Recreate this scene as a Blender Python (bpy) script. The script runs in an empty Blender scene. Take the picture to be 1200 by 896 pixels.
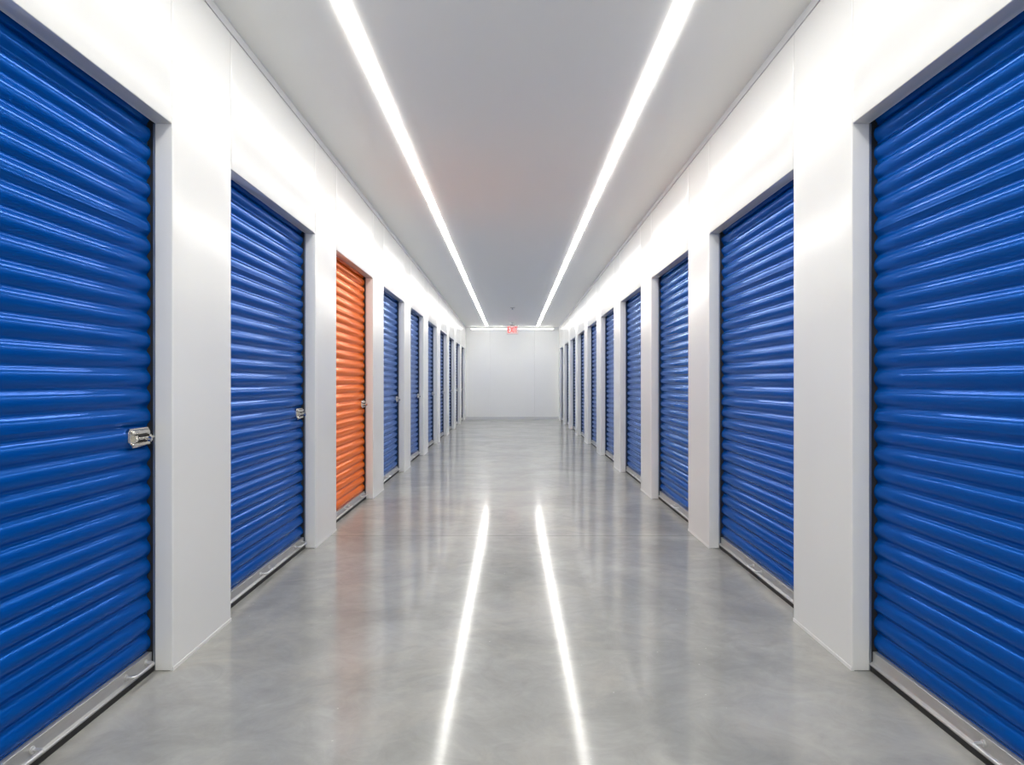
import bpy, bmesh, math
import numpy as np
from mathutils import Vector, Matrix

PI = math.pi
scene = bpy.context.scene
COL = scene.collection

# ------------------------------------------------------------------ place
EYE = 1.125            # camera height
HEAD = 2.134           # top of the door openings
CEIL = 2.815
W0 = 1.312             # half width of the corridor at the camera
SPLAY = 0.0047         # the two rows open out very slightly
RECESS = 0.067         # depth of the jambs
Y_NEAR, Y_FAR = -3.0, 22.1
PITCH, OPEN, PIER = 2.0915, 1.494, 0.5975
FIRST = 1.336          # near edge of the first opening
NDOOR = 10

# ------------------------------------------------------------------ materials
def new_mat(name):
    m = bpy.data.materials.new(name)
    m.use_nodes = True
    nt = m.node_tree
    return m, nt, nt.nodes, nt.links, nt.nodes['Principled BSDF']

def mottled(name, col, col2, rough, metallic=0.0, scale=6.0, rough2=None, bump=0.0, bscale=30.0, coat=0.0, spec=0.5, stretch=(1, 1, 1), tint=None):
    m, nt, N, L, b = new_mat(name)
    tc = N.new('ShaderNodeTexCoord')
    mp = N.new('ShaderNodeMapping'); mp.inputs['Scale'].default_value = stretch
    L.new(tc.outputs['Object'], mp.inputs['Vector'])
    nz = N.new('ShaderNodeTexNoise'); nz.inputs['Scale'].default_value = scale; nz.inputs['Detail'].default_value = 5
    L.new(mp.outputs['Vector'], nz.inputs['Vector'])
    mix = N.new('ShaderNodeMix'); mix.data_type = 'RGBA'
    mix.inputs['A'].default_value = (*col, 1); mix.inputs['B'].default_value = (*col2, 1)
    L.new(nz.outputs['Fac'], mix.inputs['Factor'])
    L.new(mix.outputs['Result'], b.inputs['Base Color'])
    mr = N.new('ShaderNodeMapRange')
    mr.inputs['To Min'].default_value = rough; mr.inputs['To Max'].default_value = rough if rough2 is None else rough2
    L.new(nz.outputs['Fac'], mr.inputs['Value']); L.new(mr.outputs['Result'], b.inputs['Roughness'])
    b.inputs['Metallic'].default_value = metallic
    b.inputs['Specular IOR Level'].default_value = spec
    b.inputs['Coat Weight'].default_value = coat
    if tint: b.inputs['Specular Tint'].default_value = (*tint, 1)
    b.inputs['Coat Roughness'].default_value = 0.08
    if bump:
        nb = N.new('ShaderNodeTexNoise'); nb.inputs['Scale'].default_value = bscale; nb.inputs['Detail'].default_value = 2
        L.new(mp.outputs['Vector'], nb.inputs['Vector'])
        bp = N.new('ShaderNodeBump'); bp.inputs['Strength'].default_value = 1.0; bp.inputs['Distance'].default_value = bump
        L.new(nb.outputs['Fac'], bp.inputs['Height']); L.new(bp.outputs['Normal'], b.inputs['Normal'])
    return m

M_WALL = mottled('white_painted_steel', (0.785, 0.787, 0.775), (0.795, 0.797, 0.785), 0.20, scale=3)
M_END = mottled('white_matte_paint', (0.93, 0.935, 0.925), (0.94, 0.945, 0.935), 0.5, scale=3)
M_CEIL = mottled('ceiling_paint', (0.925, 0.922, 0.885), (0.935, 0.932, 0.895), 0.45, scale=1.5)
M_TRIM = mottled('grey_white_trim', (0.66, 0.67, 0.69), (0.70, 0.71, 0.72), 0.35, scale=3)
M_BLUE = mottled('blue_enamelled_steel', (0.0, 0.072, 0.350), (0.0, 0.080, 0.380), 0.17, scale=4, spec=0.08, metallic=0.30, tint=(0.28, 0.62, 1.0))
M_ORANGE = mottled('orange_enamelled_steel', (0.93, 0.165, 0.004), (0.95, 0.18, 0.006), 0.17, scale=4, spec=0.08, metallic=0.30, tint=(1.0, 0.55, 0.28))
M_ALU = mottled('brushed_aluminium', (0.40, 0.40, 0.395), (0.46, 0.46, 0.455), 0.30, metallic=0.5, rough2=0.40, scale=8, stretch=(1, 12, 12))
M_ROD = mottled('zinc_rod', (0.60, 0.60, 0.60), (0.68, 0.68, 0.67), 0.28, metallic=0.6, rough2=0.34, scale=40)
M_CHROME = mottled('chromed_latch_steel', (0.62, 0.60, 0.55), (0.78, 0.76, 0.71), 0.16, metallic=1.0, rough2=0.30, scale=30, bump=0.0006, bscale=60)
M_GUIDE = mottled('galvanised_guide', (0.30, 0.34, 0.40), (0.38, 0.42, 0.47), 0.35, metallic=0.8, scale=12)
M_RUBBER = mottled('black_rubber', (0.012, 0.012, 0.012), (0.020, 0.020, 0.020), 0.6, scale=20)
M_DARK = mottled('dark_recess', (0.010, 0.010, 0.010), (0.015, 0.014, 0.013), 0.5, scale=30)
M_HOUSING = mottled('white_light_housing', (0.72, 0.72, 0.72), (0.75, 0.75, 0.75), 0.4, scale=5)
M_SIGNBODY = mottled('sign_white_plastic', (0.80, 0.74, 0.74), (0.82, 0.76, 0.76), 0.4, scale=10)

def glow(name, col, strength):
    m, nt, N, L, b = new_mat(name)
    b.inputs['Base Color'].default_value = (*[c * 0.8 for c in col], 1)
    b.inputs['Emission Color'].default_value = (*col, 1)
    b.inputs['Emission Strength'].default_value = strength
    return m

M_LED = glow('led_diffuser', (1.0, 0.978, 0.925), 40.0)
M_LED_END = glow('led_diffuser_dim', (1.0, 0.975, 0.92), 11.0)
M_EXITFACE = glow('exit_face', (1.0, 0.72, 0.70), 0.42)
M_EXITRED = glow('exit_letters', (0.85, 0.03, 0.02), 0.55)

def floor_mat():
    m, nt, N, L, b = new_mat('polished_concrete')
    tc = N.new('ShaderNodeTexCoord')
    def noise(scale, detail=6, rough=0.55, dist=0.0, stretch=None):
        n = N.new('ShaderNodeTexNoise')
        n.inputs['Scale'].default_value = scale; n.inputs['Detail'].default_value = detail
        n.inputs['Roughness'].default_value = rough; n.inputs['Distortion'].default_value = dist
        if stretch:
            mp = N.new('ShaderNodeMapping'); mp.inputs['Scale'].default_value = stretch
            L.new(tc.outputs['Object'], mp.inputs['Vector']); L.new(mp.outputs['Vector'], n.inputs['Vector'])
        else:
            L.new(tc.outputs['Object'], n.inputs['Vector'])
        return n
    big = noise(1.3, 8, 0.62, 0.6)
    mid = noise(6.0, 8, 0.7, 1.2)
    r1 = N.new('ShaderNodeValToRGB')
    r1.color_ramp.elements[0].position = 0.30; r1.color_ramp.elements[0].color = (0.245, 0.246, 0.238, 1)
    r1.color_ramp.elements[1].position = 0.72; r1.color_ramp.elements[1].color = (0.40, 0.40, 0.387, 1)
    L.new(big.outputs['Fac'], r1.inputs['Fac'])
    r2 = N.new('ShaderNodeValToRGB')
    r2.color_ramp.elements[0].position = 0.30; r2.color_ramp.elements[0].color = (0.86, 0.86, 0.85, 1)
    r2.color_ramp.elements[1].position = 0.70; r2.color_ramp.elements[1].color = (1.08, 1.08, 1.07, 1)
    L.new(mid.outputs['Fac'], r2.inputs['Fac'])
    mul = N.new('ShaderNodeMix'); mul.data_type = 'RGBA'; mul.blend_type = 'MULTIPLY'
    mul.inputs['Factor'].default_value = 1.0
    L.new(r1.outputs['Color'], mul.inputs['A']); L.new(r2.outputs['Color'], mul.inputs['B'])
    # warm dusty patches
    wn = noise(2.1, 7, 0.65, 0.9)
    wr = N.new('ShaderNodeMapRange'); wr.inputs['From Min'].default_value = 0.50; wr.inputs['From Max'].default_value = 0.72
    wr.inputs['To Max'].default_value = 0.55
    L.new(wn.outputs['Fac'], wr.inputs['Value'])
    wm = N.new('ShaderNodeMix'); wm.data_type = 'RGBA'; wm.inputs['B'].default_value = (0.43, 0.405, 0.36, 1)
    L.new(wr.outputs['Result'], wm.inputs['Factor']); L.new(mul.outputs['Result'], wm.inputs['A'])
    mul = wm
    # tiny pale flecks of aggregate
    fl = N.new('ShaderNodeTexVoronoi'); fl.inputs['Scale'].default_value = 9.0
    L.new(tc.outputs['Object'], fl.inputs['Vector'])
    lt = N.new('ShaderNodeMath'); lt.operation = 'LESS_THAN'; lt.inputs[1].default_value = 0.028
    L.new(fl.outputs['Distance'], lt.inputs[0])
    fm = N.new('ShaderNodeMix'); fm.data_type = 'RGBA'; fm.inputs['B'].default_value = (0.5, 0.5, 0.48, 1)
    L.new(lt.outputs['Value'], fm.inputs['Factor']); L.new(mul.outputs['Result'], fm.inputs['A'])
    # saw-cut control joint across the corridor
    sp = N.new('ShaderNodeSeparateXYZ'); L.new(tc.outputs['Object'], sp.inputs['Vector'])
    jm = N.new('ShaderNodeMath'); jm.operation = 'SUBTRACT'; jm.inputs[1].default_value = 5.33
    L.new(sp.outputs['Y'], jm.inputs[0])
    ja = N.new('ShaderNodeMath'); ja.operation = 'ABSOLUTE'; L.new(jm.outputs['Value'], ja.inputs[0])
    jl = N.new('ShaderNodeMath'); jl.operation = 'LESS_THAN'; jl.inputs[1].default_value = 0.006
    L.new(ja.outputs['Value'], jl.inputs[0])
    jx = N.new('ShaderNodeMix'); jx.data_type = 'RGBA'; jx.inputs['B'].default_value = (0.17, 0.17, 0.16, 1)
    L.new(jl.outputs['Value'], jx.inputs['Factor']); L.new(fm.outputs['Result'], jx.inputs['A'])
    L.new(jx.outputs['Result'], b.inputs['Base Color'])
    mr = N.new('ShaderNodeMapRange'); mr.inputs['From Min'].default_value = 0.3; mr.inputs['From Max'].default_value = 0.7
    mr.inputs['To Min'].default_value = 0.09; mr.inputs['To Max'].default_value = 0.115
    L.new(mid.outputs['Fac'], mr.inputs['Value']); L.new(mr.outputs['Result'], b.inputs['Roughness'])
    b.inputs['Specular IOR Level'].default_value = 0.16
    bz = noise(1.0, 0, 0.5, 0.0)
    bp = N.new('ShaderNodeBump'); bp.inputs['Strength'].default_value = 1.0; bp.inputs['Distance'].default_value = 0.0012
    L.new(bz.outputs['Fac'], bp.inputs['Height']); L.new(bp.outputs['Normal'], b.inputs['Normal'])
    # the polish is part worn: a share of the surface scatters more widely
    b2 = N.new('ShaderNodeBsdfPrincipled')
    L.new(jx.outputs['Result'], b2.inputs['Base Color']); L.new(bp.outputs['Normal'], b2.inputs['Normal'])
    b2.inputs['Roughness'].default_value = 0.29
    b2.inputs['Specular IOR Level'].default_value = 0.25
    ms = N.new('ShaderNodeMixShader'); ms.inputs['Fac'].default_value = 0.38
    L.new(b.outputs['BSDF'], ms.inputs[1]); L.new(b2.outputs['BSDF'], ms.inputs[2])
    L.new(ms.outputs['Shader'], N['Material Output'].inputs['Surface'])
    return m
M_FLOOR = floor_mat()

# ------------------------------------------------------------------ mesh helpers
def finish(name, bm, mat, parent=None, smooth=False, angle=None):
    me = bpy.data.meshes.new(name)
    bmesh.ops.recalc_face_normals(bm, faces=bm.faces[:])
    bm.to_mesh(me); bm.free()
    me.materials.append(mat)
    if smooth:
        for p in me.polygons: p.use_smooth = True
        if angle is not None:
            me.set_sharp_from_angle(angle=math.radians(angle))
    o = bpy.data.objects.new(name, me)
    COL.objects.link(o)
    if parent is not None:
        o.parent = parent
    return o

def add_box(bm, x0, x1, y0, y1, z0, z1, bevel=0.0, seg=2):
    r = bmesh.ops.create_cube(bm, size=1.0)
    vs = r['verts']
    for v in vs:
        v.co = Vector((x0 + (v.co.x + .5) * (x1 - x0), y0 + (v.co.y + .5) * (y1 - y0), z0 + (v.co.z + .5) * (z1 - z0)))
    if bevel:
        es = list({e for v in vs for e in v.link_edges})
        bmesh.ops.bevel(bm, geom=es, offset=bevel, segments=seg, affect='EDGES', profile=0.5)

def box_obj(name, ext, mat, parent=None, bevel=0.0, seg=2):
    bm = bmesh.new(); add_box(bm, *ext, bevel=bevel, seg=seg)
    return finish(name, bm, mat, parent, smooth=bevel > 0, angle=35)

def add_tube(bm, pts, r, n=10):
    pts = [Vector(p) for p in pts]
    rings = []
    up = None
    for i, p in enumerate(pts):
        t = (pts[min(i + 1, len(pts) - 1)] - pts[max(i - 1, 0)]).normalized()
        if up is None:
            up = t.orthogonal().normalized()
        up = (up - t * up.dot(t)).normalized()
        s = t.cross(up)
        rr = r[i] if isinstance(r, (list, tuple)) else r
        rings.append([bm.verts.new(p + (up * math.cos(a) + s * math.sin(a)) * rr) for a in [2 * PI * k / n for k in range(n)]])
    for a, b in zip(rings, rings[1:]):
        for k in range(n):
            bm.faces.new((a[k], a[(k + 1) % n], b[(k + 1) % n], b[k]))
    bm.faces.new(rings[0][::-1]); bm.faces.new(rings[-1])

def add_lathe(bm, c, prof, n=20):
    """prof = [(radius, z)], turned about the vertical through c"""
    c = Vector(c); rings = []
    for r, z in prof:
        rings.append([bm.verts.new(c + Vector((r * math.cos(2 * PI * k / n), r * math.sin(2 * PI * k / n), z))) for k in range(n)])
    for a, b in zip(rings, rings[1:]):
        for k in range(n):
            bm.faces.new((a[k], a[(k + 1) % n], b[(k + 1) % n], b[k]))
    bm.faces.new(rings[0][::-1]); bm.faces.new(rings[-1])

def prism(bm, poly, x0, x1):
    """closed (y, z) outline swept along x"""
    a = [bm.verts.new((x0, y, z)) for y, z in poly]
    b = [bm.verts.new((x1, y, z)) for y, z in poly]
    n = len(poly)
    for k in range(n):
        bm.faces.new((a[k], a[(k + 1) % n], b[(k + 1) % n], b[k]))
    bm.faces.new(a[::-1]); bm.faces.new(b)

def thing(name, label, cat, loc=(0, 0, 0), rz=0.0, group=None):
    o = bpy.data.objects.new(name, None); COL.objects.link(o)
    o.empty_display_size = 0.2
    o.location = loc; o.rotation_euler = (0, 0, rz)
    o['label'] = label; o['category'] = cat; o['kind'] = 'thing'
    if group: o['group'] = group
    return o

def struct(o):
    o['kind'] = 'structure'
    return o

# ------------------------------------------------------------------ setting
def face_x(y): return W0 + SPLAY * y
bm = bmesh.new(); add_box(bm, -2.0, 2.0, Y_NEAR - .1, Y_FAR + .1, -0.08, 0.0)
struct(finish('floor', bm, M_FLOOR))
bm = bmesh.new(); add_box(bm, -2.0, 2.0, Y_NEAR - .1, Y_FAR + .1, CEIL, CEIL + 0.08)
struct(finish('ceiling', bm, M_CEIL))
bm = bmesh.new(); add_box(bm, -2.0, 2.0, Y_NEAR - .1, Y_NEAR, 0.0, CEIL)
struct(finish('wall_rear', bm, M_END))

# end wall: three panels with fine seams
bm = bmesh.new()
xe = face_x(Y_FAR) + .05
for a, b in ((-xe, -0.683), (-0.680, 0.680), (0.683, xe)):
    add_box(bm, a, b, Y_FAR, Y_FAR + .06, 0.0, CEIL, bevel=0.0015, seg=1)
struct(finish('wall_end', bm, M_END))
bm = bmesh.new(); xe = face_x(Y_FAR)
prism(bm, [(Y_FAR, 0), (Y_FAR - .014, 0), (Y_FAR - .014, .075), (Y_FAR - .008, .085), (Y_FAR, .085)], -xe + .002, xe - .002)
struct(finish('baseboard_end', bm, M_TRIM))

def edge_steps(u0, u1, soft=0.085, sag=0.0011, n=9, near=True, far=True):
    """positions across a sheet and how far its face falls back at the folded edges"""
    out = []
    r = 0.0025
    if near:
        out += [(u0, sag + r), (u0 + 0.0007, sag + r * .35), (u0 + r, sag)]
        out += [(u0 + r + soft * k / n, sag * (1 - k / n) ** 2) for k in range(1, n + 1)]
    else:
        out.append((u0, 0.0))
    if far:
        out += [(u1 - r - soft * k / n, sag * (1 - k / n) ** 2) for k in range(n, 0, -1)]
        out += [(u1 - r, sag), (u1 - 0.0007, sag + r * .35), (u1, sag + r)]
    else:
        out.append((u1, 0.0))
    return out

def sheet(bm, side, steps, z0, z1, depth, fold_bottom=False):
    """a folded steel panel: face, two returns, top and bottom; side -1 left, +1 right"""
    def P(u, out, z):
        return Vector((side * (face_x(u) + out), u, z))
    zs = [z0, z0 + 0.0007, z0 + 0.0025, z1] if fold_bottom else [z0, z1]
    zo = [0.0025, 0.0009, 0.0, 0.0] if fold_bottom else [0.0, 0.0]
    rows = [[bm.verts.new(P(u, s + f, z)) for u, s in steps] for z, f in zip(zs, zo)]
    for a, b in zip(rows, rows[1:]):
        for k in range(len(steps) - 1):
            bm.faces.new((a[k], a[k + 1], b[k + 1], b[k]))
    u0, u1 = steps[0][0], steps[-1][0]
    bb = [bm.verts.new(P(u0, depth, z)) for z in zs]
    be = [bm.verts.new(P(u1, depth, z)) for z in zs]
    for k in range(len(zs) - 1):
        bm.faces.new((rows[k][0], rows[k + 1][0], bb[k + 1], bb[k]))
        bm.faces.new((rows[k][-1], be[k], be[k + 1], rows[k + 1][-1]))
    bm.faces.new(rows[0] + [be[0], bb[0]])
    bm.faces.new(rows[-1] + [be[-1], bb[-1]])
    for k in range(len(zs) - 1):
        bm.faces.new((bb[k], bb[k + 1], be[k + 1], be[k]))

TOP = 2.768            # top of the sheets, the ceiling angle sits above
SEAM = 0.0020
opens = [(FIRST + PITCH * k, FIRST + PITCH * k + OPEN) for k in range(NDOOR)]
for side, nm in ((-1, 'left'), (1, 'right')):
    bm = bmesh.new()
    for a, b in opens:                                  # panels over the doors
        sheet(bm, side, edge_steps(a + SEAM, b - SEAM), HEAD, TOP, RECESS, fold_bottom=True)
    wall = struct(finish('wall_' + nm, bm, M_WALL, smooth=True, angle=50))
    edges = [Y_NEAR] + [x for o in opens for x in o] + [Y_FAR]
    for k in range(0, len(edges), 2):                   # full-height piers between the doors
        a, b = edges[k], edges[k + 1]
        bm = bmesh.new()
        sheet(bm, side, edge_steps(a, b, near=k > 0, far=k < len(edges) - 2), 0.003, TOP, RECESS)
        pier = finish('pier', bm, M_WALL, wall, smooth=True, angle=50)
        bm = bmesh.new()                                # thin flashing along the foot of the pier
        c0, c1 = max(a, Y_NEAR), b
        v = []
        for u in (c0 + .001, c1 - .001):
            x = face_x(u)
            ring = [(x + .010, 0), (x - .0022, 0), (x - .0022, .013), (x - .0014, .0145), (x + .010, .0145)]
            v.append([bm.verts.new((side * px, u, pz)) for px, pz in ring])
        for j in range(5):
            bm.faces.new((v[0][j], v[0][(j + 1) % 5], v[1][(j + 1) % 5], v[1][j]))
        bm.faces.new(v[0]); bm.faces.new(v[1][::-1])
        finish('base_flashing', bm, M_WALL, pier)
    # backing above the sheets, seen only as the dark line under the ceiling angle
    bm = bmesh.new()
    v = []
    for u in (Y_NEAR, Y_FAR):
        x = face_x(u)
        v.append([bm.verts.new((side * px, u, pz)) for px, pz in ((x + .012, TOP - .02), (x + .060, TOP - .02), (x + .060, CEIL), (x + .012, CEIL))])
    for j in range(4):
        bm.faces.new((v[0][j], v[0][(j + 1) % 4], v[1][(j + 1) % 4], v[1][j]))
    bm.faces.new(v[0]); bm.faces.new(v[1][::-1])
    # ceiling angle in lengths
    bm2 = bmesh.new()
    joints = [Y_NEAR, 1.10 if side < 0 else 3.40, 7.6, 13.6, Y_FAR]
    for a, b in zip(joints, joints[1:]):
        w = []
        for u in (a + .0015, b - .0015):
            x = face_x(u)
            w.append([bm2.verts.new((side * px, u, pz)) for px, pz in
                      ((x + .02, TOP + .004), (x - .002, TOP + .004), (x - .003, TOP + .006), (x - .003, CEIL - .0005), (x + .02, CEIL - .0005))])
        for j in range(5):
            bm2.faces.new((w[0][j], w[0][(j + 1) % 5], w[1][(j + 1) % 5], w[1][j]))
        bm2.faces.new(w[0]); bm2.faces.new(w[1][::-1])
    t = struct(finish('trim_1' if side < 0 else 'trim_2', bm2, M_TRIM))
    bk = finish('backing', bm, M_DARK, t)

# ------------------------------------------------------------------ roller shutters
# local frame: x along the row, y out into the corridor (0 at the wall face), z up
CW = OPEN / 2
RIDGE_Y = -0.083
BAR0, BAR1 = 0.024, 0.077
CP = 0.0733
def curtain_profile():
    top = HEAD + 0.12
    n = 24
    k0 = -6
    z = BAR1 + CP / n * np.arange(k0, int((top - BAR1) / (CP / n)) + 1)
    # broad convex ribs with narrow rounded valleys between them
    d = ((np.arange(len(z)) + k0) % n) / n          # 0 in the valley, 0.5 on the rib
    d = np.minimum(d, 1 - d) * CP                    # distance from the valley line
    th = math.radians(43)
    hg = 0.11 * CP; rg = hg / math.sin(th)
    hr = CP / 2 - hg; rr = hr / math.sin(th)
    valley = rg - np.sqrt(np.maximum(rg * rg - d * d, 0))
    rib = rg * (1 - math.cos(th)) + np.sqrt(np.maximum(rr * rr - (CP / 2 - d) ** 2, 0)) - rr * math.cos(th)
    h = np.where(d < hg, valley, rib)
    hmax = rg * (1 - math.cos(th)) + rr * (1 - math.cos(th))
    y = RIDGE_Y - hmax + h
    t = ((np.arange(len(z)) + k0) % n) / n
    # lapped sheet joints every ten ribs: a fine step in the face
    idx = np.floor((z - BAR1) / CP).astype(int)
    lap = (idx % 10 == 2) & (t > .28) & (t < .36)
    y = y + np.where(lap, 0.0016, 0)
    return list(zip(y.tolist(), z.tolist()))
PROFILE = curtain_profile()

def make_curtain(mat):
    bm = bmesh.new()
    hw = CW - 0.005
    fr = [[bm.verts.new((x, y, z)) for y, z in PROFILE] for x in (-hw, hw)]
    bk = [[bm.verts.new((x, y - .0012, z)) for y, z in PROFILE] for x in (-hw, hw)]
    n = len(PROFILE)
    for k in range(n - 1):
        bm.faces.new((fr[0][k], fr[1][k], fr[1][k + 1], fr[0][k + 1]))
        bm.faces.new((bk[0][k], bk[0][k + 1], bk[1][k + 1], bk[1][k]))
        for s in (0, 1):
            bm.faces.new((fr[s][k], fr[s][k + 1], bk[s][k + 1], bk[s][k]))
    bm.faces.new((fr[0][0], fr[1][0], bk[1][0], bk[0][0]))
    bm.faces.new((fr[0][-1], fr[1][-1], bk[1][-1], bk[0][-1]))
    return finish('curtain', bm, mat, smooth=True, angle=60)

def make_bar():
    bm = bmesh.new()
    y = RIDGE_Y
    # flat face with a rolled toe along the bottom
    toe = [(y + .004 + .009 + .005 * math.cos(a), BAR0 + .005 + .005 * math.sin(a)) for a in [(-90 + 30 * k) * PI / 180 for k in range(7)]]
    poly = [(y - .03, BAR0)] + toe + [(y + .006, BAR0 + .013), (y + .004, BAR0 + .017), (y + .004, BAR1 - .001), (y + .003, BAR1), (y - .03, BAR1)]
    prism(bm, poly, -(CW - .004), CW - .004)
    return finish('bottom_bar', bm, M_ALU, smooth=True, angle=40)

def make_rubber():
    bm = bmesh.new()
    y = RIDGE_Y
    prism(bm, [(y - .028, 0.0), (y + .010, 0.0), (y + .013, .006), (y + .013, BAR0), (y - .028, BAR0)], -(CW - .004), CW - .004)
    return finish('bottom_seal', bm, M_RUBBER)

def make_handle(x):
    bm = bmesh.new()
    y0 = RIDGE_Y + .004; zc = .054; L = .072; so = .036
    pts = [(x - L, y0, zc)]
    for a in range(0, 91, 15):
        r = .018
        pts.append((x - L + r - r * math.cos(math.radians(a)), y0 + so - r + r * math.sin(math.radians(a)), zc))
    for a in range(90, -1, -15):
        pts.append((x + L - r + r * math.cos(math.radians(a)), y0 + so - r + r * math.sin(math.radians(a)), zc))
    pts.append((x + L, y0, zc))
    add_tube(bm, pts, .0056, 12)
    for s in (-1, 1):                                    # round feet
        add_tube(bm, [(x + s * L, y0 - .001, zc), (x + s * L, y0 + .004, zc), (x + s * L, y0 + .006, zc)], [.011, .011, .006], 14)
    return finish('pull_handle', bm, M_ROD, smooth=True, angle=40)

def make_guide(s):
    bm = bmesh.new()
    x0, x1 = sorted((s * (CW - .003), s * (CW + .04)))
    add_box(bm, x0, x1, -.0745, -.0680, 0.004, HEAD - .0005)
    return finish('guide_track', bm, M_GUIDE)

def make_guide_seal(s):
    bm = bmesh.new()
    x0, x1 = sorted((s * (CW - .001), s * (CW + .03)))
    add_box(bm, x0, x1, -.112, -.0755, 0.004, HEAD + .05)
    return finish('side_seal', bm, M_RUBBER)

def make_latch(x):
    """slide latch on the far edge of the curtain; +x end is away from the jamb"""
    y = RIDGE_Y; zc = .918
    bm = bmesh.new()
    w, h = .080, .036
    outline = [(-w, -h * .85), (w * .62, -h), (w * .75, -h * .72), (w, -h * .35), (w, h * .62), (w * .86, h), (-w * .78, h), (-w, h * .55)]
    f = [bm.verts.new((x + px, y + .006, zc + pz)) for px, pz in outline]
    b = [bm.verts.new((x + px, y - .004, zc + pz)) for px, pz in outline]
    for k in range(len(f)):
        bm.faces.new((f[k], f[(k + 1) % len(f)], b[(k + 1) % len(f)], b[k]))
    bm.faces.new(f); bm.faces.new(b[::-1])
    bmesh.ops.bevel(bm, geom=[e for e in bm.edges if all(v in f for v in e.verts)], offset=.002, segments=2, affect='EDGES')
    # folded ribs stamped along the top and bottom of the plate
    for zz, r in ((zc + .021, .009), (zc - .024, .007)):
        add_tube(bm, [(x - w * .72, y + .006, zz), (x - w * .68, y + .007, zz), (x + w * .72, y + .007, zz), (x + w * .76, y + .006, zz)], [r * .5, r, r, r * .5], 12)
    latch = finish('latch', bm, M_CHROME, smooth=True, angle=35)
    bm = bmesh.new()
    add_box(bm, x - .052, x + .030, y + .0055, y + .0075, zc - .017, zc + .013, bevel=.0008, seg=1)
    s = finish('slot', bm, M_DARK, latch); s['label'] = 'dark slot the bolt slides in'
    bm = bmesh.new()
    add_tube(bm, [(x - .096, y + .011, zc - .003), (x - .094, y + .011, zc - .003), (x + .020, y + .011, zc - .003), (x + .022, y + .011, zc - .003)], [.004, .0055, .0055, .004], 14)
    finish('slide_bolt', bm, M_CHROME, latch, smooth=True, angle=35)
    bm = bmesh.new()
    add_tube(bm, [(x - .018, y + .012, zc - .004), (x - .018, y + .026, zc - .006), (x - .018, y + .030, zc - .006), (x - .018, y + .040, zc - .007), (x - .018, y + .042, zc - .007)],
             [.005, .005, .010, .010, .007], 14)
    finish('bolt_knob', bm, M_CHROME, latch, smooth=True, angle=35)
    for xx in (x - .062, x + .042):                      # bridge straps that hold the bolt
        bm = bmesh.new()
        pts = [(y + .0055, zc - .016), (y + .014, zc - .014), (y + .019, zc - .003), (y + .014, zc + .009), (y + .0055, zc + .011),
               (y + .0035, zc + .009), (y + .0035, zc - .014)]
        prism(bm, pts, xx - .008, xx + .008)
        finish('bolt_strap', bm, M_CHROME, latch)
    return latch

def make_shutter(name, mat, latched):
    root = bpy.data.objects.new(name, None); COL.objects.link(root)
    root.empty_display_size = .2
    parts = [make_curtain(mat), make_bar(), make_rubber(), make_handle(0.0 if not latched else 0.04)]
    for s in (-1, 1):
        parts += [make_guide(s), make_guide_seal(s)]
    if latched:
        parts.append(make_handle(-CW + .125))
        parts.append(make_latch(-CW + .098))
    for p in parts:
        p.parent = root
    return root

def copy_tree(o, parent=None):
    c = o.copy(); COL.objects.link(c); c.parent = parent
    for ch in list(o.children):
        copy_tree(ch, c)
    return c

ordinal = ['first', 'second', 'third', 'fourth', 'fifth', 'sixth', 'seventh', 'eighth', 'ninth', 'tenth']
left_labels = [
    'large blue roller shutter with a steel latch, the nearest one in the latched row',
    'blue roller shutter with a steel latch, just before the orange shutter',
    'orange roller shutter with a latch, the only one that is not blue',
    'latched blue roller shutter directly beyond the orange shutter',
] + ['latched blue roller shutter, %s one beyond the orange shutter' % ordinal[k] for k in range(1, 6)] + [
    'narrow sliver of blue roller shutter, last in the latched row before the end wall']
right_labels = [
    'large blue roller shutter without a latch, nearest in the row facing the orange shutter',
    'blue roller shutter without a latch, facing the last blue one before the orange',
    'blue roller shutter without a latch, straight across from the orange shutter',
    'latchless blue roller shutter, first beyond the one across from the orange shutter',
] + ['latchless blue roller shutter, %s beyond the one across from the orange shutter' % ordinal[k] for k in range(1, 6)] + [
    'narrow sliver of blue roller shutter, last in the latchless row before the end wall']

proto_l = make_shutter('roller_shutter', M_BLUE, True)
proto_o = make_shutter('roller_shutter', M_ORANGE, True)
proto_r = make_shutter('roller_shutter', M_BLUE, False)
ang = math.atan(SPLAY)
used = set()
for side, labels in ((-1, left_labels), (1, right_labels)):
    for k, (a, b) in enumerate(opens):
        src = proto_r if side > 0 else (proto_o if k == 2 else proto_l)
        o = src if src.name not in used else copy_tree(src)
        used.add(src.name)
        yc = (a + b) / 2
        o.location = (side * face_x(yc), yc, 0)
        o.rotation_euler = (0, 0, -PI / 2 + ang if side < 0 else PI / 2 - ang)
        o['label'] = labels[k]; o['category'] = 'roller shutter'; o['kind'] = 'thing'
        o['group'] = 'roller shutters of the latched row' if side < 0 else 'roller shutters of the latchless row'

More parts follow.
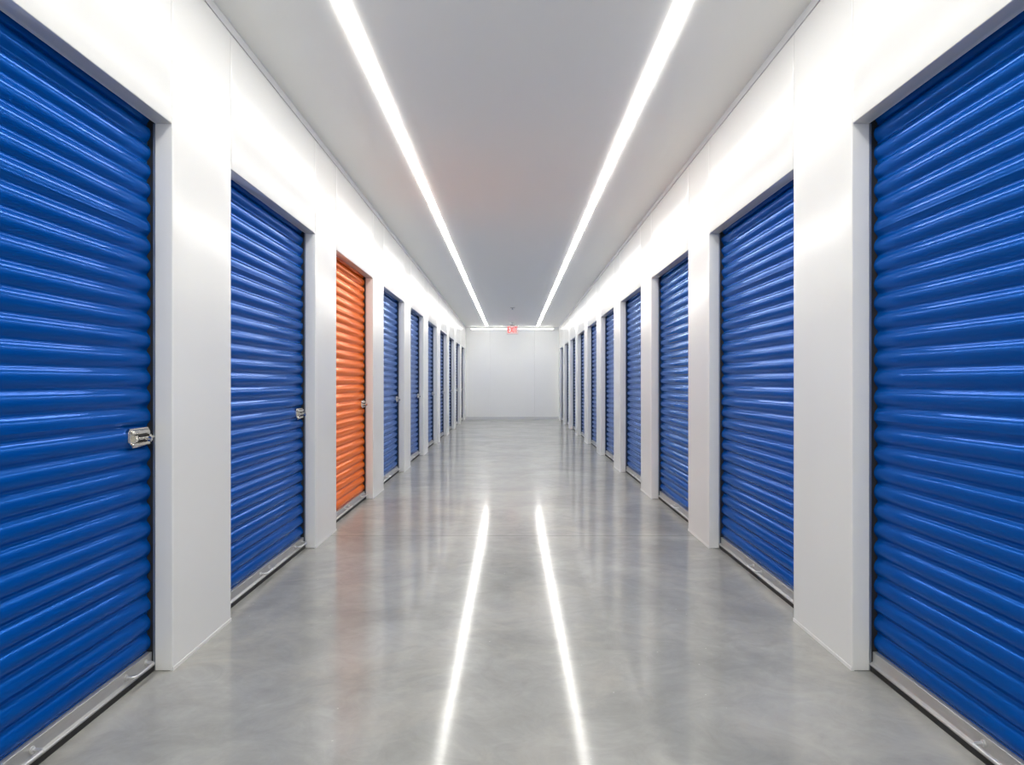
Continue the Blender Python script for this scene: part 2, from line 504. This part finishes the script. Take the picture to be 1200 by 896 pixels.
# ------------------------------------------------------------------ lights
def linear_light(x, label):
    t = thing('linear_light', label, 'ceiling light', (x, 0, CEIL), 0, 'long ceiling light strips')
    bm = bmesh.new(); add_box(bm, -.0295, .0295, Y_NEAR + .06, 21.62, -.0015, 0)
    finish('housing', bm, M_HOUSING, t)
    bm = bmesh.new(); add_box(bm, -.0275, .0275, Y_NEAR + .07, 21.60, -.006, -.0015)
    finish('diffuser', bm, M_LED, t)
    return t
linear_light(-.760, 'long glowing ceiling light strip over the side with the orange shutter')
linear_light(.760, 'long glowing ceiling light strip over the all-blue latchless side')
t = thing('linear_light', 'short glowing light strip across the top of the far end wall', 'wall light', (0, Y_FAR, 2.754))
bm = bmesh.new(); add_box(bm, -1.265, 1.265, -.030, 0, -.017, .017, bevel=.003)
finish('housing', bm, M_HOUSING, t)
bm = bmesh.new(); add_box(bm, -1.25, 1.25, -.033, -.030, -.012, .012)
finish('diffuser', bm, M_LED_END, t)

# ------------------------------------------------------------------ exit sign
SY = 20.4
t = thing('exit_sign', 'red and white EXIT sign hanging from the ceiling before the end wall', 'exit sign', (0.005, SY, 2.605))
bm = bmesh.new(); add_box(bm, -.163, .163, -.022, .022, -.128, .118, bevel=.006)
finish('housing', bm, M_SIGNBODY, t, smooth=True, angle=40)
bm = bmesh.new(); add_box(bm, -.150, .150, -.0245, -.0215, -.100, .105)
face = finish('face', bm, M_EXITFACE, t)
bm = bmesh.new()
def letter(bm, strokes, ox, oz, w, h, th, y0, y1):
    for (xa, za, xb, zb) in strokes:
        a = Vector((ox + xa * w, 0, oz + za * h)); b = Vector((ox + xb * w, 0, oz + zb * h))
        d = (b - a).normalized(); nrm = Vector((-d.z, 0, d.x)) * th / 2
        e = d * (th / 2 if abs(d.x * d.z) < 1e-6 else 0)
        q = [a - e + nrm, b + e + nrm, b + e - nrm, a - e - nrm]
        f = [bm.verts.new((p.x, y0, p.z)) for p in q]; g = [bm.verts.new((p.x, y1, p.z)) for p in q]
        for k in range(4):
            bm.faces.new((f[k], f[(k + 1) % 4], g[(k + 1) % 4], g[k]))
        bm.faces.new(f[::-1]); bm.faces.new(g)
letters = {'E': [(0, 0, 0, 1), (0, 0, 1, 0), (0, .5, .8, .5), (0, 1, 1, 1)],
           'X': [(0, 0, 1, 1), (0, 1, 1, 0)],
           'I': [(.5, 0, .5, 1)],
           'T': [(.5, 0, .5, 1), (0, 1, 1, 1)]}
y0, y1 = -.0275, -.0245
for k, (ch, ox, w) in enumerate((('E', -.122, .052), ('X', -.045, .060), ('I', .028, .030), ('T', .068, .060))):
    letter(bm, letters[ch], ox, -.072, w, .148, .017, y0 - .0004 * k, y1)
finish('lettering', bm, M_EXITRED, face)
bm = bmesh.new(); add_lathe(bm, (0, 0, 0), [(.012, .118), (.012, CEIL - 2.605 - .025), (.070, CEIL - 2.605 - .020), (.075, CEIL - 2.605)], 20)
cn = finish('canopy_mount', bm, M_TRIM, t, smooth=True, angle=40)
bm = bmesh.new(); add_box(bm, -.060, .060, -.024, .024, .1175, .134, bevel=.003)
finish('mount_collar', bm, M_DARK, t)

# ------------------------------------------------------------------ sprinkler
t = thing('sprinkler_head', 'small metal sprinkler head on the ceiling in front of the exit sign', 'sprinkler', (0.006, 16.4, CEIL))
bm = bmesh.new(); add_lathe(bm, (0, 0, 0), [(.058, 0), (.058, -.003), (.046, -.010), (.018, -.014)], 24)
finish('escutcheon', bm, M_ALU, t, smooth=True, angle=40)
bm = bmesh.new(); add_lathe(bm, (0, 0, 0), [(.012, -.012), (.012, -.020), (.008, -.024), (.004, -.036)], 14)
add_tube(bm, [(-.011, 0, -.020), (-.016, 0, -.028), (-.006, 0, -.040)], .0028, 8)
add_tube(bm, [(.011, 0, -.020), (.016, 0, -.028), (.006, 0, -.040)], .0028, 8)
finish('body', bm, M_GUIDE, t, smooth=True, angle=40)
bm = bmesh.new(); add_lathe(bm, (0, 0, 0), [(.008, -.038), (.024, -.041), (.024, -.044), (.006, -.046)], 18)
finish('deflector', bm, M_GUIDE, t, smooth=True, angle=40)

# ------------------------------------------------------------------ camera, world, view
cam = bpy.data.cameras.new('camera'); cam.sensor_width = 36.0; cam.lens = 36.0 * 850 / 1200
cam.clip_start = 0.05
co = bpy.data.objects.new('camera', cam); COL.objects.link(co)
co.location = (0, 0, EYE); co.rotation_euler = (PI / 2, 0, 0)
cam.shift_x = -0.3 / 1200
scene.camera = co

w = bpy.data.worlds.new('world'); scene.world = w; w.use_nodes = True
w.node_tree.nodes['Background'].inputs['Color'].default_value = (0, 0, 0, 1)
w.node_tree.nodes['Background'].inputs['Strength'].default_value = 0.0

vs = scene.view_settings
scene.display_settings.display_device = 'sRGB'
vs.view_transform = 'Standard'; vs.look = 'None'; vs.gamma = 1.0; vs.exposure = 0.0
vs.use_curve_mapping = False
scene.cycles.max_bounces = 20
scene.cycles.diffuse_bounces = 16
scene.cycles.glossy_bounces = 6
